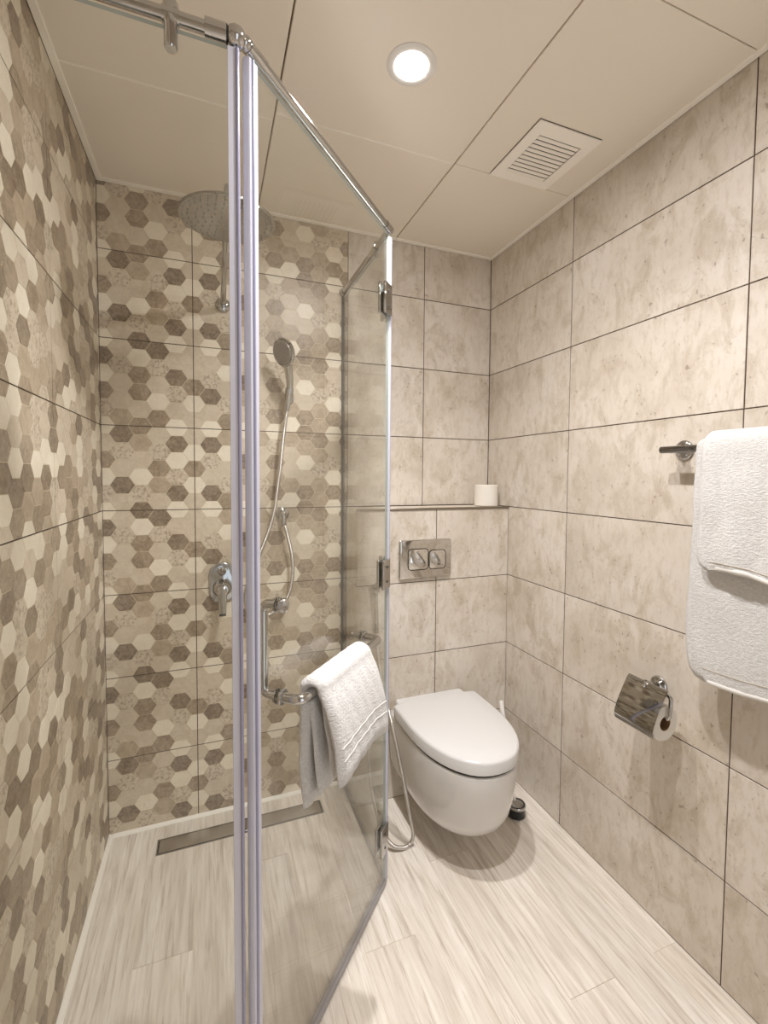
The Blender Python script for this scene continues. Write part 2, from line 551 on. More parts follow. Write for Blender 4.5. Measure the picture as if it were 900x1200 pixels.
def hex_wall(parent, fr, ujs, u_org, pitch, tone, limit, gap=.0030, line=.0009):
    rec = []
    for ti, (a, c) in enumerate(zip(ujs, ujs[1:])):
        u0, u1 = min(a, c) + gap / 2, max(a, c) - gap / 2
        for zi, (za, zb) in enumerate(zip(ZJ, ZJ[1:])):
            z0, z1 = za + gap / 2, zb - gap / 2
            bm = bmesh.new()
            prism(bm, [(u0, z0), (u1, z0), (u1, z1), (u0, z1)], fr, -TH, -.0008)
            fixn(bm)
            tile = finish('tile', bm, HEXBED, parent, smooth=False, org=fr @ Vector(((u0 + u1) / 2, (z0 + z1) / 2, 0)))
            ztop = ZJ[zi + 1] if zi < 8 - 1 else ZJ[7] + .3
            ztop = ZJ[7] + .3 if zi == 7 else ZJ[zi + 1]
            course = 7 - zi
            j0 = int(math.floor((u0 - u_org) / pitch)) - 1
            j1 = int(math.ceil((u1 - u_org) / pitch)) + 1
            for j in range(j0, j1 + 1):
                for r in range(0, 6):
                    cz = ztop - PZ * (r + (.5 if j % 2 == 0 else 0))
                    cu = u_org + j * pitch
                    if cu + pitch * .67 < u0 or cu - pitch * .67 > u1: continue
                    hw, hh = pitch * 2 / 3 - line * 1.1, PZ / 2 - line
                    poly = [(cu + hw, cz), (cu + hw / 2, cz + hh), (cu - hw / 2, cz + hh), (cu - hw, cz), (cu - hw / 2, cz - hh), (cu + hw / 2, cz - hh)]
                    poly = clip_poly(poly, u0, u1, z0, z1)
                    if not poly or parea(poly) < 2e-5: continue
                    tn = tone(j, course + (1 if r == 5 else 0), r % 5, ti)
                    cen = fr @ Vector((cu, cz, 0))
                    rel = cen - Vector(EYE)
                    nrm = Vector(fr.col[2][:3])
                    show = parea(poly) * abs(rel.normalized().dot(nrm)) / rel.length_squared
                    dd = rel.dot(fwd)
                    if dd > .05:
                        px = CX + F * rel.dot(right) / dd; py = CY - F * rel.dot(up) / dd
                        if not (-10 < px < 910 and -10 < py < 1210): show *= .001
                    else: show *= .001
                    rec.append((show, poly, tn, tile, cen))
    rec.sort(key=lambda t: -t[0])
    for k, (s, poly, tn, tile, cen) in enumerate(rec[:limit]):
        bm = bmesh.new()
        prism(bm, poly, fr, -.0012, 0.0, bev=.0003)
        fixn(bm)
        finish('hexagon', bm, HEXM[tn], tile, smooth=False, org=fr @ Vector((poly[0][0], poly[0][1], 0)) if False else ORG[tile.name])
    if len(rec) > limit:
        bm = bmesh.new()
        for s, poly, tn, tile, cen in rec[limit:]:
            prism(bm, poly, fr, -.0012, 0.0, mi=HEXORDER.index(tn))
        fixn(bm)
        o = finish('hexagon_pieces', bm, [HEXM[k] for k in HEXORDER], parent, smooth=False)
        o['kind'] = 'stuff'

hex_wall(wall_back, FR_BACK, [WL, -1.2694, -.6825], -1.2694, PX, lambda j, c, r, ti: wall_tone(j, c, r), 300)
hex_wall(wall_left, FR_LEFT, [0, -.5263, -1.1263, -1.7263], -.5263, .06, lambda j, c, r, ti: LT[c % 2][j % 12][r], 300)
wall_tiles(wall_left, FR_LEFT, [-1.7263, -2.3263, YF], ZJ)

# ------------------------------------------------------------------ floor planks
xs = [0.0]
for w in [.0900] + [.1477] * 10:
    xs.append(xs[-1] - w)
xs[-1] = WL
JY = [-1.004, -.36, -1.013, -.507, -1.32, -.72, -1.16, -.30, -.88, -.54, -1.05]
for i, (xa, xb) in enumerate(zip(xs, xs[1:])):
    ys = [0.0]
    y = JY[i]
    while y > -.15: y -= 1.2
    while y + 1.2 < -.05: y += 1.2
    while y > YF:
        ys.append(y); y -= 1.2
    ys.append(YF)
    for ya, yb in zip(ys, ys[1:]):
        g = .0016
        bm = bmesh.new()
        box(bm, (xb + g / 2, yb + g / 2, -.010), (xa - g / 2, ya - g / 2, random.uniform(-.0003, .0002)))
        finish('plank', bm, WOOD, floor, smooth=False, org=((xa + xb) / 2, (ya + yb) / 2, 0))

# ------------------------------------------------------------------ ceiling panels and trims
cxs = [WL + .012, -1.0395, -.479, -.012]
cys = {0: [-.012, -.494, -1.1, -1.7, -2.3, YF], 1: [-.012, -.521, -1.121, -1.721, -2.321, YF], 2: [-.012, -.521, -1.135, -1.735, -2.335, YF]}
for i in range(3):
    for ya, yb in zip(cys[i], cys[i][1:]):
        g = .0022
        bm = bmesh.new()
        box(bm, (cxs[i] + g, yb + g * .6, ZC), (cxs[i + 1] - g, ya - g * .6, ZC + .014), bev=.0012)
        finish('ceiling_panel', bm, CEIL, ceiling, smooth=False, org=((cxs[i] + cxs[i + 1]) / 2, (ya + yb) / 2, ZC))
for i, ys_ in ((0, -.494), (1, -.521)):
    bm = bmesh.new(); box(bm, (cxs[i] + .004, ys_ - .0022, ZC - .0012), (cxs[i + 1] - .004, ys_ + .0022, ZC + .01))
    finish('seam_strip', bm, CEILT, ceiling, smooth=False)
for k, (lo, hi, lb) in enumerate((
        ((-.020, YF, ZC - .004), (-.0015, 0, ZC + .010), 'right'), ((WL + .0015, YF, ZC - .004), (WL + .020, 0, ZC + .010), 'left'),
        ((WL + .02, -.020, ZC - .004), (-.02, -.0015, ZC + .010), 'back'))):
    bm = bmesh.new(); box(bm, lo, hi, bev=.0012)
    tag(finish('trim_%d' % (k + 2), bm, CEILT, smooth=False), 'ceiling edge trim along the %s wall' % lb, None, kind='structure')

# white silicone joint round the shower floor
bm = bmesh.new()
prism(bm, [(0, 0), (.013, 0), (.013, .003), (.003, .013), (0, .013)], frame_mat((WL + .0005, -.0005, -.0002), (1, 0, 0), (0, 0, 1), (0, -1, 0)), 0, 1.15)
fixn(bm)
tag(finish('baseboard_left', bm, CAULK, smooth=False), 'white silicone joint at the foot of the left wall', None, kind='structure')
bm = bmesh.new()
prism(bm, [(0, 0), (.011, 0), (.011, .003), (.003, .011), (0, .011)], frame_mat((WL + .013, -.0005, -.0002), (0, -1, 0), (0, 0, 1), (1, 0, 0)), 0, -(WL + .013) - .708)
fixn(bm)
tag(finish('baseboard_back', bm, CAULK, smooth=False), 'white silicone joint at the foot of the shower back wall', None, kind='structure')

# ------------------------------------------------------------------ ceiling lamp(s) and vent
def downlight(x, y, label):
    t = thing('downlight', label, 'ceiling lamp', (x, y, ZC), 'round downlights in the ceiling')
    bm = bmesh.new()
    lathe(bm, [(.0600, .0), (.0605, .0015), (.058, .004), (.049, .0052), (.0415, .0036), (.0410, 0.0)], (x, y, ZC - .0002), (0, 0, -1), 40)
    fixn(bm); finish('lamp_ring', bm, WHITEPL, t)
    bm = bmesh.new()
    lathe(bm, [(.0408, .0005), (.0405, .0022), (0, .0026)], (x, y, ZC - .0002), (0, 0, -1), 40)
    fixn(bm); finish('lamp_diffuser', bm, LAMPM, t)
    sp = bpy.data.lights.new('lamp_beam', 'SPOT')
    sp.energy = BEAM_POWER; sp.color = LAMP_COL[:3]; sp.spot_size = math.radians(132); sp.spot_blend = 1.0; sp.shadow_soft_size = .022
    so = bpy.data.objects.new('lamp_beam', sp); COL.objects.link(so); so.parent = t; so.location = (0, 0, -.006)
downlight(-.751, -.800, 'round lit downlight in the middle ceiling panel')
downlight(-.75, -1.20, 'second round lit downlight, nearer the camera, above the frame')

vx0, vx1, vy0, vy1 = -.3495, -.1255, -.778, -.5245
vt = thing('ceiling_vent', 'square cream ceiling vent grille with slats beside the right wall', 'vent', ((vx0 + vx1) / 2, (vy0 + vy1) / 2, ZC))
gx0, gx1, gy0, gy1 = vx0 + .036, vx1 - .036, vy0 + .047, vy1 - .036
bm = bmesh.new()
zf0, zf1 = ZC - .0045, ZC - .0006
for lo, hi in (((vx0, vy0, zf0), (gx0, vy1, zf1)), ((gx1, vy0, zf0), (vx1, vy1, zf1)), ((gx0, vy0, zf0), (gx1, gy0, zf1)), ((gx0, gy1, zf0), (gx1, vy1, zf1))):
    box(bm, lo, hi)
bmesh.ops.remove_doubles(bm, verts=bm.verts, dist=1e-5)
finish('vent_frame', bm, CEILT, vt, smooth=False)
bm = bmesh.new(); box(bm, (vx0 - .002, vy0 - .002, ZC - .0012), (vx1 - .003, vy1 - .003, ZC - .0002))
finish('vent_backing', bm, simple('vent_shade_brown', srgb(70, 56, 42), .9), vt, smooth=False)  # brown sheet stands in for the shade behind the slats
ns = 10
for k in range(ns):
    yc = gy0 + (gy1 - gy0) * (k + .5) / ns
    bm = bmesh.new()
    w = (gy1 - gy0) / ns
    m = frame_mat(((gx0 + gx1) / 2, yc, ZC - .0050), (1, 0, 0), (0, 1, 0), (0, 0, 1)) @ Matrix.Rotation(math.radians(6), 4, 'X')
    box(bm, (-(gx1 - gx0) / 2 + .0005, -w * .41, -.0008), ((gx1 - gx0) / 2 - .005, w * .41, .0008), mat=m)
    finish('slat', bm, CEILT, vt, smooth=False)

# ------------------------------------------------------------------ shower enclosure
A3 = Vector((-.704, -.532, 0)); B3 = Vector((-1.155, -1.010, 0))
TD = (B3 - A3).normalized()                      # along the door, hinge -> free edge
ND = Vector((-TD.y, TD.x, 0))                    # out of the shower
def DP(al, off, z): return A3 + TD * al + ND * off + Vector((0, 0, z))
GT, RZ = 2.034, 2.054
enc = thing('shower_enclosure', 'angled clear glass shower enclosure with chrome rails and hinged door', 'shower', (-1.0, -.7, 0))
def pane(name, m, w, z0, z1, th=.008, parent=enc):
    """glass slab in frame m: x along, y thickness; the narrow faces get the edge material"""
    bm = bmesh.new()
    box(bm, (0, -th / 2, z0), (w, th / 2, z1), mat=m)
    for f in bm.faces:
        f.material_index = 1 if f.calc_area() < .02 else 0
    return finish(name, bm, [GLASS, GEDGE], parent, smooth=False)
XS = -.7025
mside = frame_mat((XS, -.004, 0), (0, -1, 0), (1, 0, 0), (0, 0, 1))
side = pane('side_panel', mside, .522, .008, GT)
mdoor = frame_mat(A3, TD, ND, (0, 0, 1))
door = pane('door_panel', frame_mat(DP(.010, 0, 0), TD, ND, (0, 0, 1)), .626, .014, GT)
YL = -1.012
left = pane('left_panel', frame_mat((-1.172, YL, 0), (-1, 0, 0), (0, -1, 0), (0, 0, 1)), 1.567 - 1.172 - .003, .008, GT)

# floor channels of the fixed panes and wall channel
bm = bmesh.new()
box(bm, (XS - .006, -.526, 0.0002), (XS + .006, BOXY - .003 + .16, .009), bev=.001)
finish('floor_channel', bm, SEALG, side)
bm = bmesh.new()
box(bm, (-1.5660, YL - .006, 0.0002), (-1.172, YL + .006, .009), bev=.001)
finish('floor_channel', bm, SEALG, left)
bm = bmesh.new()
box(bm, (XS - .008, -.009, .0), (XS + .0055, -.0012, GT), bev=.001)
finish('wall_channel', bm, simple('dark_wall_seal', (.09, .09, .08, 1), .4), side)
# seals
def seal(parent, m, prof, z0, z1, mat, name='seal'):
    bm = bmesh.new()
    prism(bm, prof, m, z0, z1)
    fixn(bm)
    return finish(name, bm, mat, parent)
ub = lambda w, t: [(0, -t), (w, -t), (w + .003, -t * .4), (w + .003, t * .4), (w, t), (0, t)]
s1 = seal(door, frame_mat(DP(.629, 0, 0), TD, ND, (0, 0, 1)), ub(.022, .0075), .012, GT - .002, SEAL)
bm = bmesh.new(); tube(bm, [DP(.642, .0070, .012), DP(.642, .0070, GT - .002)], .0034, 10); finish('seal_lip', bm, SEALD, s1)
s2 = seal(left, frame_mat((-1.181, YL, 0), (1, 0, 0), (0, 1, 0), (0, 0, 1)), ub(.016, .0075), .008, GT - .002, SEAL)
bm = bmesh.new(); tube(bm, [(-1.1660, YL - .0066, .008), (-1.1660, YL - .0066, GT - .002)], .0034, 10); finish('seal_lip', bm, SEALD, s2)
s3 = seal(side, frame_mat((XS, -.524, 0), (0, -1, 0), (1, 0, 0), (0, 0, 1)), ub(.007, .0062), .010, GT - .002, SEAL)
bm = bmesh.new(); tube(bm, [(XS + .0065, -.527, .01), (XS + .0065, -.527, GT - .002)], .0024, 8); finish('seal_lip', bm, SEALD, s3)
bm = bmesh.new()
box(bm, (.006, -.007, .002), (.640, .007, .024), bev=.0015, mat=mdoor)
finish('bottom_seal', bm, SEALG, door)

# rails
RR = .0105
rail_side = [(-.7025, -.0015, RZ), (-.7025, -.512, RZ)]
rail_door = [(-.7065, -.534, RZ), (-1.148, -1.003, RZ)]
rail_left = [(-1.172, YL, RZ), (-1.5660, YL, RZ)]
for nm, pth in (('side_rail', rail_side), ('header_rail', rail_door), ('left_rail', rail_left)):
    bm = bmesh.new(); tube(bm, pth, RR, 20)
    r = finish(nm, bm, CHROME, enc)
    if nm == 'side_rail':
        bm = bmesh.new(); lathe(bm, [(.019, 0), (.019, .004), (.0155, .014), (.0125, .018), (.0125, .022)], (-.7025, -.0012, RZ), (0, -1, 0)); fixn(bm); finish('flange', bm, CHROME, r)
        bm = bmesh.new(); lathe(bm, [(0, -.030), (.006, -.029), (.0085, -.024), (.0085, .015), (.0072, .020), (0, .021)], (-.7025, -.408, RZ), (0, 0, 1), 16)
        lathe(bm, [(.0128, -.011), (.0128, .011)], (-.7025, -.408, RZ), (0, 1, 0), 20); fixn(bm); finish('glass_clip', bm, CHROME, r)
    if nm == 'left_rail':
        bm = bmesh.new()
        lathe(bm, [(0, -.052), (.0085, -.052), (.0105, -.049), (.0105, -.016), (.0118, -.014), (.0118, .02), (.009, .026), (0, .027)], (-1.268, YL, RZ), (0, 0, 1), 20)
        lathe(bm, [(.0125, -.013), (.0125, .013)], (-1.268, YL, RZ), (1, 0, 0), 24); fixn(bm); finish('glass_clip', bm, CHROME, r)
        bm = bmesh.new()
        lathe(bm, [(.0108, -.0172), (.0152, -.0168), (.0152, .0168), (.0108, .0172)], (-1.2000, YL, RZ), (1, 0, 0), 24)
        lathe(bm, [(.0014, 0), (.0014, .004)], (-1.2000, YL, RZ + .0150), (0, 0, 1), 8)
        fixn(bm); finish('collar', bm, CHROME, r)
        bm = bmesh.new(); lathe(bm, [(.0142, -.001), (.0144, 0), (.0142, .001)], (-1.1822, YL, RZ), (1, 0, 0), 24); fixn(bm); finish('collar_gasket', bm, BLACK, r)
def ball(o, rad, parent, name='ball_joint'):
    bm = bmesh.new()
    bmesh.ops.create_uvsphere(bm, u_segments=24, v_segments=14, radius=rad, matrix=Matrix.Translation(Vector(o)))
    return finish(name, bm, CHROME, parent)
ball((-1.168, YL, RZ), .0182, enc)
ball((-1.152, -1.0065, RZ), .0125, enc)
bm = bmesh.new(); tube(bm, [Vector((-1.1485, -1.003, RZ)), Vector((-1.1485, -1.003, RZ)) - TD * .045], .0122, 20); fixn(bm); finish('rail_sleeve', bm, CHROME, enc)
bm = bmesh.new(); tube(bm, [DP(.035, 0, RZ), DP(-.004, 0, RZ)], .0125, 20); finish('rail_sleeve', bm, CHROME, enc)
ball((-.7045, -.524, RZ), .0135, enc)

# hinges: one leaf on the door, one on the side panel
for zc in (1.838, 1.010, .168):
    h = None
    bm = bmesh.new()
    for off in (-.0085, .0085):
        box(bm, (.004, off - .0042, zc - .045), (.054, off + .0042, zc + .045), bev=.0015, mat=mdoor)
    box(bm, (.0, -.006, zc - .030), (.010, .006, zc + .030), mat=mdoor)
    h = finish('hinge', bm, CHROME, door)
    bm = bmesh.new()
    for off in (-.0085, .0085):
        box(bm, (.480, off - .0042, zc - .045), (.519, off + .0042, zc + .045), bev=.0015, mat=mside)
    fixn(bm)
    finish('hinge_leaf', bm, CHROME, h)
    for dz in (-.022, .022):
        for sg in (1, -1):
            bm = bmesh.new()
            lathe(bm, [(.0042, 0), (.0042, .0008), (.002, .0009), (.0018, 0.0004)], DP(.030, .0128 * sg, zc + dz), ND * sg, 12)
            fixn(bm); finish('screw', bm, BLACK, h)
    bm = bmesh.new(); tube(bm, [DP(-.004, -.004, zc - .052), DP(-.004, -.004, zc + .052)], .0055, 14); finish('hinge_pin', bm, CHROME, h)

# the handle: towel rail outside, grip inside, sharing a fixing
HZ, HC = .862, 1.050
AL0, AL1 = .172, .558
OUT = .052
bm = bmesh.new()
tube(bm, round_path([DP(AL1, .003, HZ), DP(AL1, OUT, HZ), DP(AL0, OUT, HZ), DP(AL0, .003, HZ)], .038, 10), .0105, 18)
hd = finish('towel_handle', bm, CHROME, door)
bm = bmesh.new()
tube(bm, round_path([DP(AL1, -.003, HZ), DP(AL1, -.041, HZ), DP(AL1, -.041, HC), DP(AL1, -.003, HC)], .036, 10), .0095, 18)
finish('inner_grip', bm, CHROME, hd)
for al, z, sides in ((AL1, HZ, (1, -1)), (AL0, HZ, (1, -1)), (AL1, HC, (-1,))):
    for s in sides:
        bm = bmesh.new()
        lathe(bm, [(.0160, 0), (.0160, .004), (.0135, .0055), (.0105, .0058)], DP(al, .004 * s, z), ND * s, 24)
        fixn(bm); finish('fixing_ring', bm, CHROME, hd)
bm = bmesh.new()
lathe(bm, [(.0155, 0), (.0155, .005), (.013, .010), (.007, .0125), (0, .013)], DP(AL1, .004, HC), ND, 24)
fixn(bm); finish('end_cap', bm, CHROME, hd)
bm = bmesh.new()
lathe(bm, [(.010, 0), (.010, .020), (.008, .024), (0, .025)], DP(AL0, -.0098, HZ), -ND, 24)
fixn(bm); finish('end_cap', bm, CHROME, hd)

# ------------------------------------------------------------------ shower fittings
# overhead shower
t = thing('rain_shower', 'round overhead rain shower on a curved chrome wall arm', 'shower head', (-1.166, 0, 1.941))
bm = bmesh.new(); lathe(bm, [(.027, 0), (.027, .004), (.022, .010), (.0125, .012), (.0125, .02)], (-1.166, -.0006, 1.941), (0, -1, 0), 28); fixn(bm); finish('wall_flange', bm, CHROME, t)
bm = bmesh.new()
HCx, HCy, HCz = -1.164, -.505, 2.000
tube(bm, round_path([(-1.166, -.004, 1.941), (-1.166, -.05, 1.941), (HCx, HCy, 2.105), (HCx, HCy, 2.035)], .03, 8), .0095, 16)
finish('shower_arm', bm, CHROME, t)
bm = bmesh.new()
lathe(bm, [(.013, .048), (.0155, .036), (.0155, .026), (.030, .016), (.122, .009), (.125, .006), (.125, .001), (.123, -.001), (0, -.0015)], (HCx, HCy, HCz), (0, 0, 1), 56)
fixn(bm); hdp = finish('head_plate', bm, DROPS, t)
bm = bmesh.new()
for ring, cnt in ((.022, 6), (.042, 12), (.062, 18), (.082, 24), (.102, 30), (.115, 36)):
    for k in range(cnt):
        a = 2 * PI * (k + .3 * ring * 100) / cnt
        lathe(bm, [(.0021, 0), (.0012, .0022)], (HCx + ring * math.cos(a), HCy + ring * math.sin(a), HCz - .0013), (0, 0, -1), 6)
fixn(bm); o = finish('nozzles', bm, simple('grey_silicone', (.34, .33, .31, 1), .5), hdp); o['kind'] = 'stuff'

# mixer
t = thing('shower_mixer', 'chrome wall mixer with lever on an oblong plate in the shower', 'tap', (-1.178, 0, .895))
bm = bmesh.new()
MF = frame_mat((-1.178, -.0005, .900), (1, 0, 0), (0, 0, 1), (0, -1, 0))
prism(bm, rrect(.092, .150, .040, 8), MF, 0, .010, bev=.003); fixn(bm)
finish('cover_plate', bm, chrome_mat('plate_chrome', (.50, .52, .55, 1), .12), t)
bm = bmesh.new()
lathe(bm, [(.034, 0), (.034, .006), (.029, .012), (.026, .034), (.020, .040), (0, .041)], (-1.178, -.010, .880), (0, -1, 0), 32)
fixn(bm); hb = finish('cartridge_cap', bm, CHROME, t)
bm = bmesh.new()
lv = frame_mat((-1.178, -.044, .885), (1, 0, 0), Vector((0, -.42, -.91)).normalized(), Vector((0, -.91, .42)).normalized())
rings = []
for s, w, h in ((-.012, .026, .014), (.0, .034, .020), (.03, .033, .019), (.065, .028, .014), (.095, .026, .012)):
    rings.append([lv @ Vector((x, s, y)) for x, y in rrect(w, h, h * .45, 4)])
loft(bm, rings); fixn(bm); lvo = finish('lever', bm, CHROME, hb)
bm = bmesh.new(); loft(bm, [[lv @ Vector((x, s, y)) for x, y in rrect(.024, .011, .004, 4)] for s in (.094, .102)]); fixn(bm); finish('lever_tip', bm, BLACK, lvo)
bm = bmesh.new()
lathe(bm, [(.016, 0), (.016, .008), (.012, .011), (.0105, .024), (.008, .027), (0, .027)], (-1.178, -.010, .944), (0, -1, 0), 24)
fixn(bm); finish('diverter_knob', bm, CHROME, t)

# hand shower: bracket and outlet are fixed to the wall, head and hose come away
t = thing('shower_bracket', 'small chrome wall bracket holding the hand shower', 'bracket', (-.926, 0, 1.628))
bm = bmesh.new()
prism(bm, rrect(.034, .060, .016, 6), frame_mat((-.922, -.0005, 1.622), (1, 0, 0), (0, 0, 1), (0, -1, 0)), 0, .010, bev=.003); fixn(bm); finish('wall_plate', bm, CHROME, t)
bm = bmesh.new()
lathe(bm, [(.011, 0), (.010, .045), (.008, .05)], (-.924, -.009, 1.632), (-.12, -1, .05), 16)
hx = Vector((-.932, -.068, 1.630)); hdir = Vector((.10, -.16, .98)).normalized()
lathe(bm, [(.0135, -.014), (.0158, -.012), (.0158, .012), (.0135, .014)], hx, hdir, 20)
fixn(bm); finish('cradle', bm, CHROME, t)

t = thing('hand_shower', 'chrome hand shower hanging in its bracket with a long metal hose', 'hand shower', tuple(hx))
bm = bmesh.new()
fc = Vector((-.960, -.122, 1.760)); fd = Vector((-.80, -.52, -.30)).normalized()
hend = fc - fd * .014 + Vector((.004, .004, -.030))
pth = smooth_path([hx - hdir * .05, hx - hdir * .02, hx + hdir * .02, hx.lerp(hend, .55) + Vector((.004, .006, 0)), hend.lerp(hx, .12), hend], 5)
nP = len(pth)
tube(bm, pth, .01, 16, radii=[.0085 + .0075 * min(1, (i / (nP - 1)) * 1.5) for i in range(nP)])
hs = finish('handle', bm, chrome_mat('satin_chrome', (.55, .54, .51, 1), .16), t)
bm = bmesh.new()
lathe(bm, [(0, -.026), (.024, -.023), (.044, -.013), (.052, -.004), (.0525, .004), (.049, .008), (0, .009)], fc, fd, 32)
fixn(bm); hh = finish('spray_head', bm, CHROME, t)
bm = bmesh.new()
lathe(bm, [(.044, .0075), (.043, .0105), (0, .0112)], fc, fd, 32); fixn(bm); sf = finish('spray_face', bm, simple('grey_spray_face', (.36, .34, .31, 1), .3, .6), hh)
bm = bmesh.new()
mF = axis_frame(fc, fd)
for ring, cnt in ((.010, 6), (.021, 12), (.032, 18)):
    for k in range(cnt):
        a = 2 * PI * k / cnt
        lathe(bm, [(.0016, 0), (.001, .002)], mF @ Vector((ring * math.cos(a), ring * math.sin(a), .0108)), fd, 6)
fixn(bm); o = finish('nozzles', bm, RUBBER, sf); o['kind'] = 'stuff'
ob = Vector((-.950, 0, 1.157))
bm = bmesh.new()
tube(bm, smooth_path([hx - hdir * .045, hx - hdir * .09, (-.953, -.060, 1.46), (-.972, -.050, 1.28), (-.995, -.045, 1.14), (-1.045, -.045, 1.00), (-1.090, -.045, .88), (-1.085, -.045, .79),
                      (-1.03, -.045, .765), (-.972, -.045, .79), (-.932, -.045, .845), (-.917, -.045, .93), (-.922, -.043, 1.01), (-.940, -.040, 1.09), ob + Vector((0, -.038, -.03)), ob + Vector((0, -.036, -.006))], 10), .0068, 10, uvper=.009)
finish('hose', bm, HOSE, t)
bm = bmesh.new(); lathe(bm, [(.0085, 0), (.0105, .004), (.0105, .024), (.0085, .028)], hx - hdir * .074, hdir, 14)
fixn(bm); finish('hose_nut', bm, CHROME, t)
bm = bmesh.new(); lathe(bm, [(.0085, 0), (.0105, .004), (.0105, .022), (.0085, .026)], ob + Vector((0, -.037, -.044)), (0, 0, 1), 14)
fixn(bm); finish('hose_nut', bm, CHROME, t)
t = thing('hose_outlet', 'round chrome hose outlet on the shower wall below the hand shower', 'outlet', tuple(ob))
bm = bmesh.new(); lathe(bm, [(.026, 0), (.026, .004), (.021, .009), (.012, .011), (.012, .034), (.010, .040), (0, .047)], ob + Vector((0, -.0005, 0)), (0, -1, 0), 28); fixn(bm); finish('outlet_body', bm, CHROME, t)
bm = bmesh.new(); lathe(bm, [(.0095, 0), (.0095, .018)], ob + Vector((0, -.037, 0)), (0, 0, -1), 16); fixn(bm); finish('outlet_stub', bm, CHROME, t)

# linear drain
dx0, dx1, dy0, dy1 = -1.400, -.818, -.150, -.080
t = thing('shower_drain', 'long narrow steel drain set in the shower floor', 'drain', ((dx0 + dx1) / 2, (dy0 + dy1) / 2, 0))
bm = bmesh.new(); box(bm, (dx0, dy0, -.004), (dx1, dy1, .0009)); finish('drain_channel', bm, SHADOWGAP, t, smooth=False)
bm = bmesh.new(); box(bm, (dx0 + .006, dy0 + .005, -.003), (dx1 - .006, dy1 - .004, .0026), bev=.0008); finish('cover_plate', bm, STEEL, t)
bm = bmesh.new()
for lo, hi in (((dx0 - .003, dy0 - .003, -.004), (dx0, dy1 + .003, .0014)), ((dx1, dy0 - .003, -.004), (dx1 + .003, dy1 + .003, .0014)), ((dx0, dy0 - .003, -.004), (dx1, dy0, .0014)), ((dx0, dy1, -.004), (dx1, dy1 + .003, .0014))):
    box(bm, lo, hi)
bmesh.ops.remove_doubles(bm, verts=bm.verts, dist=1e-5)
finish('drain_frame', bm, STEEL, t, smooth=False)

# ------------------------------------------------------------------ toilet
TX = -.381
def d_outline(hw, yb, yf, straight, n=28, p=2.25, rb=.012):
    """D shape seen from above: straight back at yb, sides, rounded front at yf"""
    ys_ = yb - straight
    e = ys_ - yf
    pts = []
    for k in range(5):
        a = PI / 2 * k / 4
        pts.append((hw - rb + rb * math.sin(PI / 2 - a) if False else hw - rb + rb * math.cos(PI / 2 - a), yb - rb + rb * math.sin(PI / 2 - a)))
    for k in range(1, 5):
        pts.append((hw, yb - rb - (straight - rb) * k / 5))
    for k in range(n + 1):
        a = PI * k / n
        c, s = math.cos(a), math.sin(a)
        pts.append((hw * abs(c) ** (2 / p) * (1 if c >= 0 else -1), ys_ - e * abs(s) ** (2 / p)))
    for k in range(4, 0, -1):
        pts.append((-hw, yb - rb - (straight - rb) * k / 5))
    for k in range(4, -1, -1):
        a = PI / 2 * k / 4
        pts.append((-(hw - rb + rb * math.cos(PI / 2 - a)), yb - rb + rb * math.sin(PI / 2 - a)))
    return pts
def d_ring(z, *a, **k): return [(TX + x, y, z) for x, y in d_outline(*a, **k)]
toilet = thing('toilet', 'white wall hung toilet with closed lid under the flush plate', 'toilet', (TX, BOXY, .1))
YB = BOXY - .0012
bm = bmesh.new()
rg = []
for z, hw, yf, st in ((.112, .125, -.560, .15), (.116, .141, -.585, .16), (.126, .153, -.606, .17), (.148, .163, -.630, .18), (.185, .170, -.650, .185), (.24, .175, -.667, .19), (.31, .178, -.679, .195), (.360, .1785, -.683, .20), (.366, .1775, -.682, .20), (.369, .173, -.678, .20)):
    rg.append(d_ring(z, hw, YB, yf, st))
loft(bm, rg); fixn(bm)
bowl = finish('bowl', bm, CERAMIC, toilet, angle=60)
bm = bmesh.new()
loft(bm, [d_ring(z, hw, YB, yf, .07, p=6) for z, hw, yf in ((.370, .150, -.262), (.404, .150, -.262), (.408, .147, -.259))]); fixn(bm)
finish('hinge_deck', bm, LIDM, toilet)
bm = bmesh.new(); loft(bm, [d_ring(z, .1745, YB - .07, -.677, .135) for z in (.3690, .3790)]); fixn(bm); finish('lid_gap_shade', bm, BLACK, bowl)  # black slab stands in for the shaded gap under the lid
bm = bmesh.new()
loft(bm, [d_ring(z, hw, YB - .066, yf, .125) for z, hw, yf in ((.3780, .1795, -.683), (.3800, .182, -.686), (.414, .1825, -.687), (.4205, .180, -.6845), (.4235, .173, -.677), (.4250, .12, -.61))]); fixn(bm)
finish('lid', bm, LIDM, toilet, angle=50)

# flush plate
t = thing('flush_plate', 'polished chrome dual flush plate on the cistern wall', 'flush plate', (-.404, BOXY, .975))
FP = frame_mat((-.404, BOXY - .0008, .975), (1, 0, 0), (0, 0, 1), (0, -1, 0))
bm = bmesh.new(); prism(bm, rrect(.232, .158, .012, 5), FP, 0, .011, bev=.003); fixn(bm); finish('plate', bm, chrome_mat('plate_mirror', (.62, .60, .57, 1), .06, .02), t)
for nm, cx, cz, w, h in (('large_button', -.034, .000, .086, .082), ('small_button', .052, -.004, .072, .074)):
    bm = bmesh.new()
    m = FP @ Matrix.Translation((cx, cz, 0))
    prism(bm, rrect(w + .006, h + .006, .016, 5), m, .0105, .0114); fixn(bm); rim = finish(nm, bm, SHADOWGAP, t)
    bm = bmesh.new(); prism(bm, rrect(w, h, .014, 5), m, .0105, .0135, bev=.0015); fixn(bm); finish('button_face', bm, chrome_mat('button_chrome', (.70, .68, .65, 1), .06, .02), rim)

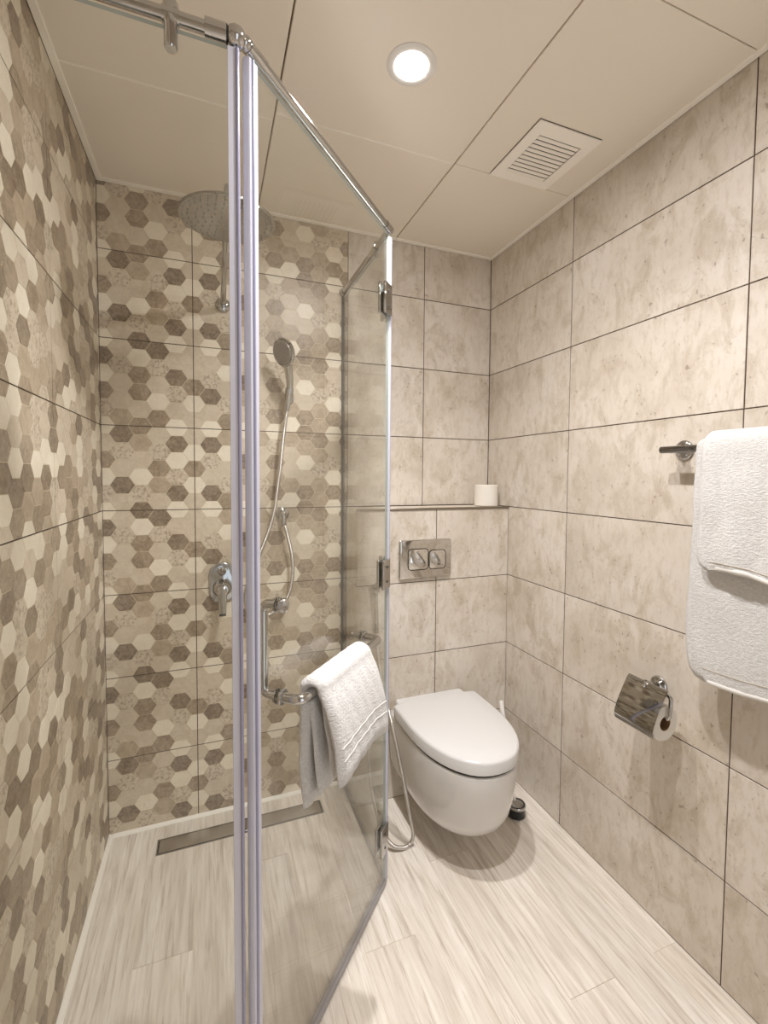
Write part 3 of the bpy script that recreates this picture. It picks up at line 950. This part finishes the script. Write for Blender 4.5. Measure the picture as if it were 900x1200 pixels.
# spare roll on the ledge
def roll(bm, o, d, rad, core, ln):
    lathe(bm, [(core, 0), (rad - .004, 0), (rad, .004), (rad, ln - .004), (rad - .004, ln), (core, ln), (core, 0)], o, d, 36)
t = thing('spare_toilet_roll', 'spare white toilet roll standing on the cistern ledge in the corner', 'toilet roll', (-.071, -.098, BOXZ))
bm = bmesh.new(); lathe(bm, [(.020, 0), (.049, 0), (.052, .003), (.052, .090), (.049, .093), (.020, .093), (.020, .002)], (-.071, -.098, BOXZ + .0005), (0, 0, 1), 40); fixn(bm); finish('paper', bm, PAPER, t)
bm = bmesh.new(); lathe(bm, [(.0195, .001), (.0205, .001), (.0205, .0925), (.0195, .0925)], (-.071, -.098, BOXZ + .0005), (0, 0, 1), 24); fixn(bm); finish('core', bm, CARD, t)

# bidet sprayer beside the toilet
SP = Vector((-.626, BOXY, .868))
t = thing('bidet_holder', 'small chrome holder for the hand bidet on the cistern wall', 'holder', tuple(SP))
bm = bmesh.new(); lathe(bm, [(.018, .0005), (.018, .004), (.014, .008), (.009, .009), (.009, .022)], SP, (0, -1, 0), 24)
box(bm, (-.016, -.042, -.008), (.016, -.018, .008), bev=.003, mat=Matrix.Translation(SP)); fixn(bm); finish('holder_body', bm, CHROME, t)
t = thing('bidet_sprayer', 'slim chrome hand bidet hanging beside the toilet with a looping metal hose', 'hand bidet', (SP.x, SP.y - .032, SP.z))
bm = bmesh.new()
s0 = SP + Vector((0, -.032, 0))
tube(bm, smooth_path([s0 + Vector((0, -.016, .024)), s0 + Vector((0, -.002, .014)), s0 + Vector((.001, 0, -.03)), s0 + Vector((.003, 0, -.10)), s0 + Vector((.005, 0, -.165))], 6), .009, 14); finish('spray_handle', bm, CHROME, t)
bm = bmesh.new(); lathe(bm, [(.013, 0), (.014, .006), (.012, .012), (0, .013)], s0 + Vector((0, -.010, .018)), Vector((0, -.8, .6)), 18); fixn(bm); finish('spray_tip', bm, CHROME, t)
bm = bmesh.new()
tube(bm, smooth_path([s0 + Vector((.005, 0, -.16)), (-.622, -.225, .62), (-.634, -.30, .555), (-.641, -.38, .50), (-.628, -.42, .40), (-.602, -.435, .26), (-.578, -.44, .13), (-.560, -.430, .045), (-.572, -.425, .0085), (-.600, -.430, .0085),
                      (-.638, -.420, .024), (-.664, -.38, .070), (-.672, -.31, .15), (-.664, -.25, .225), (-.655, -.215, .270), (-.650, -.205, .302)], 10), .0068, 10, uvper=.009)
finish('hose', bm, HOSE, t)
VA = Vector((-.650, BOXY, .325))
t = thing('angle_valve', 'small chrome angle valve low on the cistern wall behind the glass', 'valve', tuple(VA))
bm = bmesh.new(); lathe(bm, [(.022, .0005), (.022, .004), (.010, .008), (.010, .045), (0, .046)], VA, (0, -1, 0), 20); lathe(bm, [(.009, 0), (.009, .022)], VA + Vector((0, -.036, 0)), (0, 0, -1), 14); fixn(bm); finish('valve_body', bm, CHROME, t)
bm = bmesh.new(); lathe(bm, [(.012, 0), (.014, .004), (.014, .014), (.011, .018), (0, .018)], VA + Vector((0, -.046, 0)), (0, -1, 0), 14); fixn(bm); finish('valve_knob', bm, CHROME, t)

# toilet brush in the corner
BB = Vector((-.122, -.428, 0))
t = thing('toilet_brush', 'toilet brush with white handle in a low black holder behind the toilet', 'toilet brush', tuple(BB))
bm = bmesh.new(); lathe(bm, [(.030, .0005), (.034, .004), (.030, .030), (.033, .046), (.026, .046), (.022, .010), (0, .010)], BB, (0, 0, 1), 28); fixn(bm); bh = finish('brush_holder', bm, BLACK, t)
bm = bmesh.new(); lathe(bm, [(.0332, .034), (.0355, .037), (.0355, .044), (.0335, .047), (.031, .045)], BB, (0, 0, 1), 28); fixn(bm); finish('holder_rim', bm, CHROME, bh)
bm = bmesh.new()
ht = Vector((-.053, -.215, .342)); hb_ = BB + Vector((0, .005, .018))
tube(bm, [hb_, hb_.lerp(ht, .80)], .006, 12); finish('brush_stem', bm, WHITEPL, t)
bm = bmesh.new(); dr = (ht - hb_).normalized()
lathe(bm, [(.0065, -.075), (.0095, -.07), (.0105, -.004), (.0095, 0), (0, .001)], ht, dr, 16); fixn(bm); finish('brush_handle', bm, WHITEPL, t)

# ------------------------------------------------------------------ roll holder on the right wall
HP = Vector((0, -.925, .707))
t = thing('toilet_roll_holder', 'chrome toilet roll holder with a lid on the right wall', 'roll holder', tuple(HP))
bm = bmesh.new(); lathe(bm, [(.027, .0006), (.027, .005), (.024, .009), (.014, .010), (.012, .013)], HP, (-1, 0, 0), 30); fixn(bm); finish('wall_flange', bm, CHROME, t)
bm = bmesh.new()
tube(bm, round_path([HP + Vector((-.008, 0, 0)), HP + Vector((-.062, -.004, .018))], .02), .0085, 14)
tube(bm, round_path([HP + Vector((-.060, -.004, .017)), (-.068, -1.015, .722), (-.074, -1.015, .660), (-.074, -.905, .660)], .014, 8), .0055, 14)
finish('roll_arm', bm, CHROME, t)
lidp = [(-.078, .739), (-.084, .735), (-.095, .718), (-.116, .680), (-.129, .650), (-.133, .632), (-.128, .618), (-.118, .610)]
bm = bmesh.new()
L = smooth_path([(x, 0, z) for x, z in lidp], 4)
yA, yB = -.888, -1.014
th = .0012
outer = [(p.x, p.z) for p in L]
inner = [(p.x + th, p.z - th * .4) for p in L]
va = [[bm.verts.new((x, y, z)) for x, z in outer] for y in (yA, yB)]
vi = [[bm.verts.new((x, y, z)) for x, z in inner] for y in (yA, yB)]
for k in range(len(outer) - 1):
    bm.faces.new((va[0][k], va[0][k + 1], va[1][k + 1], va[1][k]))
    bm.faces.new((vi[0][k + 1], vi[0][k], vi[1][k], vi[1][k + 1]))
    for s in (0, 1):
        bm.faces.new((va[s][k], va[s][k + 1], vi[s][k + 1], vi[s][k]))
for k in (0, -1):
    bm.faces.new((va[0][k], va[1][k], vi[1][k], vi[0][k]))
fixn(bm); lid = finish('lid', bm, chrome_mat('dark_mirror_chrome', (.36, .345, .32, 1), .03, .02), t)
bm = bmesh.new(); box(bm, (-.086, -.957, .722), (-.070, -.941, .738), bev=.003); lathe(bm, [(.0055, 0), (.0055, .006), (.003, .009), (0, .009)], (-.086, -.949, .727), (-.85, 0, .52), 12); fixn(bm); finish('lid_clip', bm, CHROME, lid)
t = thing('toilet_roll', 'white toilet roll hanging under the chrome lid on the right wall', 'toilet roll', (-.074, -.955, .648))
bm = bmesh.new()
lathe(bm, [(.020, 0), (.046, 0), (.048, .002), (.048, .098), (.046, .100), (.020, .100), (.020, .001)], (-.074, -.9045, .6455), (0, -1, 0), 40); fixn(bm); finish('paper', bm, PAPER, t)
bm = bmesh.new(); lathe(bm, [(.0185, .0008), (.0202, .0008), (.0202, .0992), (.0185, .0992), (.0185, .0008)], (-.074, -.9045, .6455), (0, -1, 0), 24); fixn(bm); finish('core', bm, CARD, t)

# ------------------------------------------------------------------ towel bar and towels on the right wall
BX, BZ = -.060, 1.387
t = thing('towel_bar', 'chrome towel bar on the right wall carrying two white towels', 'towel bar', (0, -.976, BZ))
bm = bmesh.new(); tube(bm, [(BX, -.954, BZ), (BX, -1.575, BZ)], .0095, 20); fixn(bm); finish('bar', bm, chrome_mat('bar_chrome_dark_reflection', (.26, .255, .25, 1), .08), t)  # dark surroundings mirrored by the bar are put into its base colour
for y in (-.978, -1.552):
    bm = bmesh.new(); lathe(bm, [(.027, .0006), (.027, .005), (.022, .010), (.010, .012), (.010, .055)], (0, y, BZ), (-1, 0, 0), 28); fixn(bm); finish('wall_flange', bm, CHROME, t)

def hanging_towel(name, label, group, bx, bz, rin, th, y0, y1, zf, zb, seed, flare=0.0, wave=.004):
    """a folded towel laid over a bar that runs along y; front is toward -x"""
    rnd = random.Random(seed)
    ph = [rnd.uniform(0, 6.28) for _ in range(8)]
    t = thing(name, label, 'towel', (bx, (y0 + y1) / 2, bz), group)
    bm = bmesh.new()
    # mid-line profile: (x, z), front bottom -> over bar -> back bottom
    R = rin + th / 2
    nf, nb, na = 34, 20, 12
    prof = []
    for k in range(nf):
        s = k / nf
        prof.append((bx - R - flare * (1 - s), zf + (bz - zf) * s, 1 - s))
    for k in range(na + 1):
        a = PI - PI * k / na
        prof.append((bx + R * math.cos(a), bz + R * math.sin(a), 0))
    for k in range(1, nb + 1):
        s = k / nb
        prof.append((bx + R + 0.0 * s, bz + (zb - bz) * s, 0))
    ny = 44
    N = len(prof)
    def nrm(i):
        a = prof[max(i - 1, 0)]; c = prof[min(i + 1, N - 1)]
        dx, dz = c[0] - a[0], c[1] - a[1]
        l = math.hypot(dx, dz)
        return (-dz / l, dx / l)
    grid = {}
    for side in (0, 1):
        for i, (x, z, low) in enumerate(prof):
            nx, nz = nrm(i)
            endt = min(1, min(i, N - 1 - i) / 2.0)
            for jn in range(ny + 1):
                v = jn / ny
                e = min(v, 1 - v) * (y1 - y0)
                # rounded long edges
                hw = th / 2 * math.sqrt(max(0.0, 1 - max(0, 1 - abs(e) / (th * .5)) ** 2)) * (.55 + .45 * endt)
                hw = max(hw, .0006)
                y = y0 + (y1 - y0) * v
                w = wave * low * (math.sin(9 * v + ph[0] + 2 * low) + .6 * math.sin(17 * v + ph[1])) + .0022 * math.sin(19 * v + ph[2] + 9 * z) * math.sin(11 * z + ph[6]) + .0012 * math.sin(31 * v + ph[2] + 14 * z) + .0010 * math.sin(43 * z + ph[3] + 6 * v)
                zz = z + low ** 2 * .012 * math.sin(5.5 * v + ph[4])
                ed = .004 * math.sin(8 * z + ph[5]) * (1 if v < .5 else -1) * (1 - min(1, abs(e) / .05))
                if i < 6:
                    q = 1 - i / 6
                    ed += (v - .5) * 2 * .026 * (1 - math.sqrt(max(0, 1 - q * q)))
                s = (1 if side == 0 else -1)
                grid[side, i, jn] = bm.verts.new((x + nx * hw * s - abs(w) * (1 if low > 0 else 0) + (0 if low > 0 else 0), y + ed, zz + nz * hw * s))
    for i in range(N - 1):
        for jn in range(ny):
            bm.faces.new((grid[0, i, jn], grid[0, i, jn + 1], grid[0, i + 1, jn + 1], grid[0, i + 1, jn]))
            bm.faces.new((grid[1, i + 1, jn], grid[1, i + 1, jn + 1], grid[1, i, jn + 1], grid[1, i, jn]))
    for i in range(N - 1):
        for jn in (0, ny):
            bm.faces.new((grid[0, i, jn], grid[0, i + 1, jn], grid[1, i + 1, jn], grid[1, i, jn]))
    for i in (0, N - 1):
        for jn in range(ny):
            bm.faces.new((grid[0, i, jn], grid[0, i, jn + 1], grid[1, i, jn + 1], grid[1, i, jn]))
    fixn(bm)
    front = [min((grid[0, 2, jn].co.copy(), grid[1, 2, jn].co.copy()), key=lambda c: c.x) for jn in range(4, ny - 3)]
    bottom = [(grid[0, 0, jn].co + grid[1, 0, jn].co) / 2 for jn in range(1, ny)]
    cloth = finish('cloth', bm, TERRY, t, angle=80)
    bm = bmesh.new(); tube(bm, [p + Vector((0, 0, .004)) for p in bottom[3:-3]], th * .5, 10); finish('hem', bm, HEM, t)
    bm = bmesh.new(); tube(bm, front, .0011, 6); finish('stitch_line', bm, simple('stitch_thread', (.50, .46, .40, 1), .95), cloth)
    return t

hanging_towel('bath_towel', 'large white bath towel folded over the wall bar, reaching lower', 'white towels on the wall bar', BX, BZ, .0100, .013, -1.062, -1.52, .822, .97, 3, .004, .003)
hanging_towel('hand_towel', 'smaller white towel folded on top of the large bath towel', 'white towels on the wall bar', BX, BZ, .0265, .014, -1.094, -1.47, 1.085, 1.14, 8, .016, .006)

# ------------------------------------------------------------------ hand towel over the door handle
def door_towel():
    t = thing('hand_towel', 'white hand towel draped over the chrome bar of the glass door', 'towel', tuple(DP(.40, OUT, HZ)))
    rnd = random.Random(5)
    def sheet(prof, al0, al1, th, name, mat, shift=0.0, amp=.003, ph=0.0, ny=26):
        """prof: (off, z, w) mid line; the sheet runs along the door from al1 (near) to al0 (hinge side)"""
        P = smooth_path([(o, z, w) for o, z, w in prof], 6)
        N = len(P)
        bm = bmesh.new()
        g = {}
        for i, p in enumerate(P):
            a = P[max(i - 1, 0)]; c = P[min(i + 1, N - 1)]
            d = Vector((c.x - a.x, c.y - a.y)).normalized()
            n2 = Vector((-d.y, d.x))
            endt = min(1.0, min(i, N - 1 - i) / 3.0)
            for k in range(ny + 1):
                v = k / ny
                e = min(v, 1 - v) * (al1 - al0)
                hw = max(.0007, th / 2 * math.sqrt(max(0, 1 - max(0, 1 - e / (th * .55)) ** 2)) * (.5 + .5 * endt))
                al = al1 + (al0 - al1) * v + p.z * shift
                low = p.z
                w = amp * low * (math.sin(7 * v + ph) + .5 * math.sin(15 * v + ph * 2)) + .0009 * math.sin(40 * v + 60 * p.y)
                zz = p.y + low * .010 * math.sin(3.4 * v + ph) + low * .004 * v
                for s in (0, 1):
                    q = n2 * hw * (1 if s == 0 else -1)
                    g[s, i, k] = bm.verts.new(DP(al, p.x + q.x + w, zz + q.y))
        for i in range(N - 1):
            for k in range(ny):
                bm.faces.new((g[0, i, k], g[0, i, k + 1], g[0, i + 1, k + 1], g[0, i + 1, k]))
                bm.faces.new((g[1, i + 1, k], g[1, i + 1, k + 1], g[1, i, k + 1], g[1, i, k]))
            for k in (0, ny):
                bm.faces.new((g[0, i, k], g[0, i + 1, k], g[1, i + 1, k], g[1, i, k]))
        for i in (0, N - 1):
            for k in range(ny):
                bm.faces.new((g[0, i, k], g[0, i, k + 1], g[1, i, k + 1], g[1, i, k]))
        fixn(bm)
        bands = []
        for fr_ in (.20, .27):
            i = int(fr_ * (N - 1) * .55)
            bands.append([(g[0, i, k].co.copy(), g[1, i, k].co.copy()) for k in range(1, ny)])
        o = finish(name, bm, mat, t, angle=80)
        return o, bands
    R = .0215
    top = [(OUT + R * math.cos(a), HZ + R * math.sin(a), 0) for a in (0, PI * .25, PI * .5, PI * .75, PI)]
    main = [(.118, .678, 1), (.113, .72, .8), (.106, .770, .5), (.092, .822, .2)] + top + [(.030, .80, .1), (.026, .72, .3), (.030, .66, .6), (.034, .612, 1)]
    o, bands = sheet(main, .285, .525, .024, 'outer_fold', TERRY, amp=.003)
    for bnd in bands:
        bm = bmesh.new()
        side_ = [p[0] if (p[0] - A3).dot(ND) > (p[1] - A3).dot(ND) else p[1] for p in bnd]
        tube(bm, [q - ND * .0006 for q in side_], .0017, 8); finish('woven_band', bm, HEM, o)
    sheet([(.088, .672, 1), (.080, .73, .7), (.070, .80, .3), (.066, .845, 0)], .29, .505, .014, 'inner_fold', TERRY, amp=.004, ph=1.3)
    sheet([(.062, .635, 1), (.056, .70, .7), (.048, .78, .3), (.043, .842, 0)], .29, .515, .012, 'inner_fold', TERRY, amp=.004, ph=2.3)
    return t
door_towel()
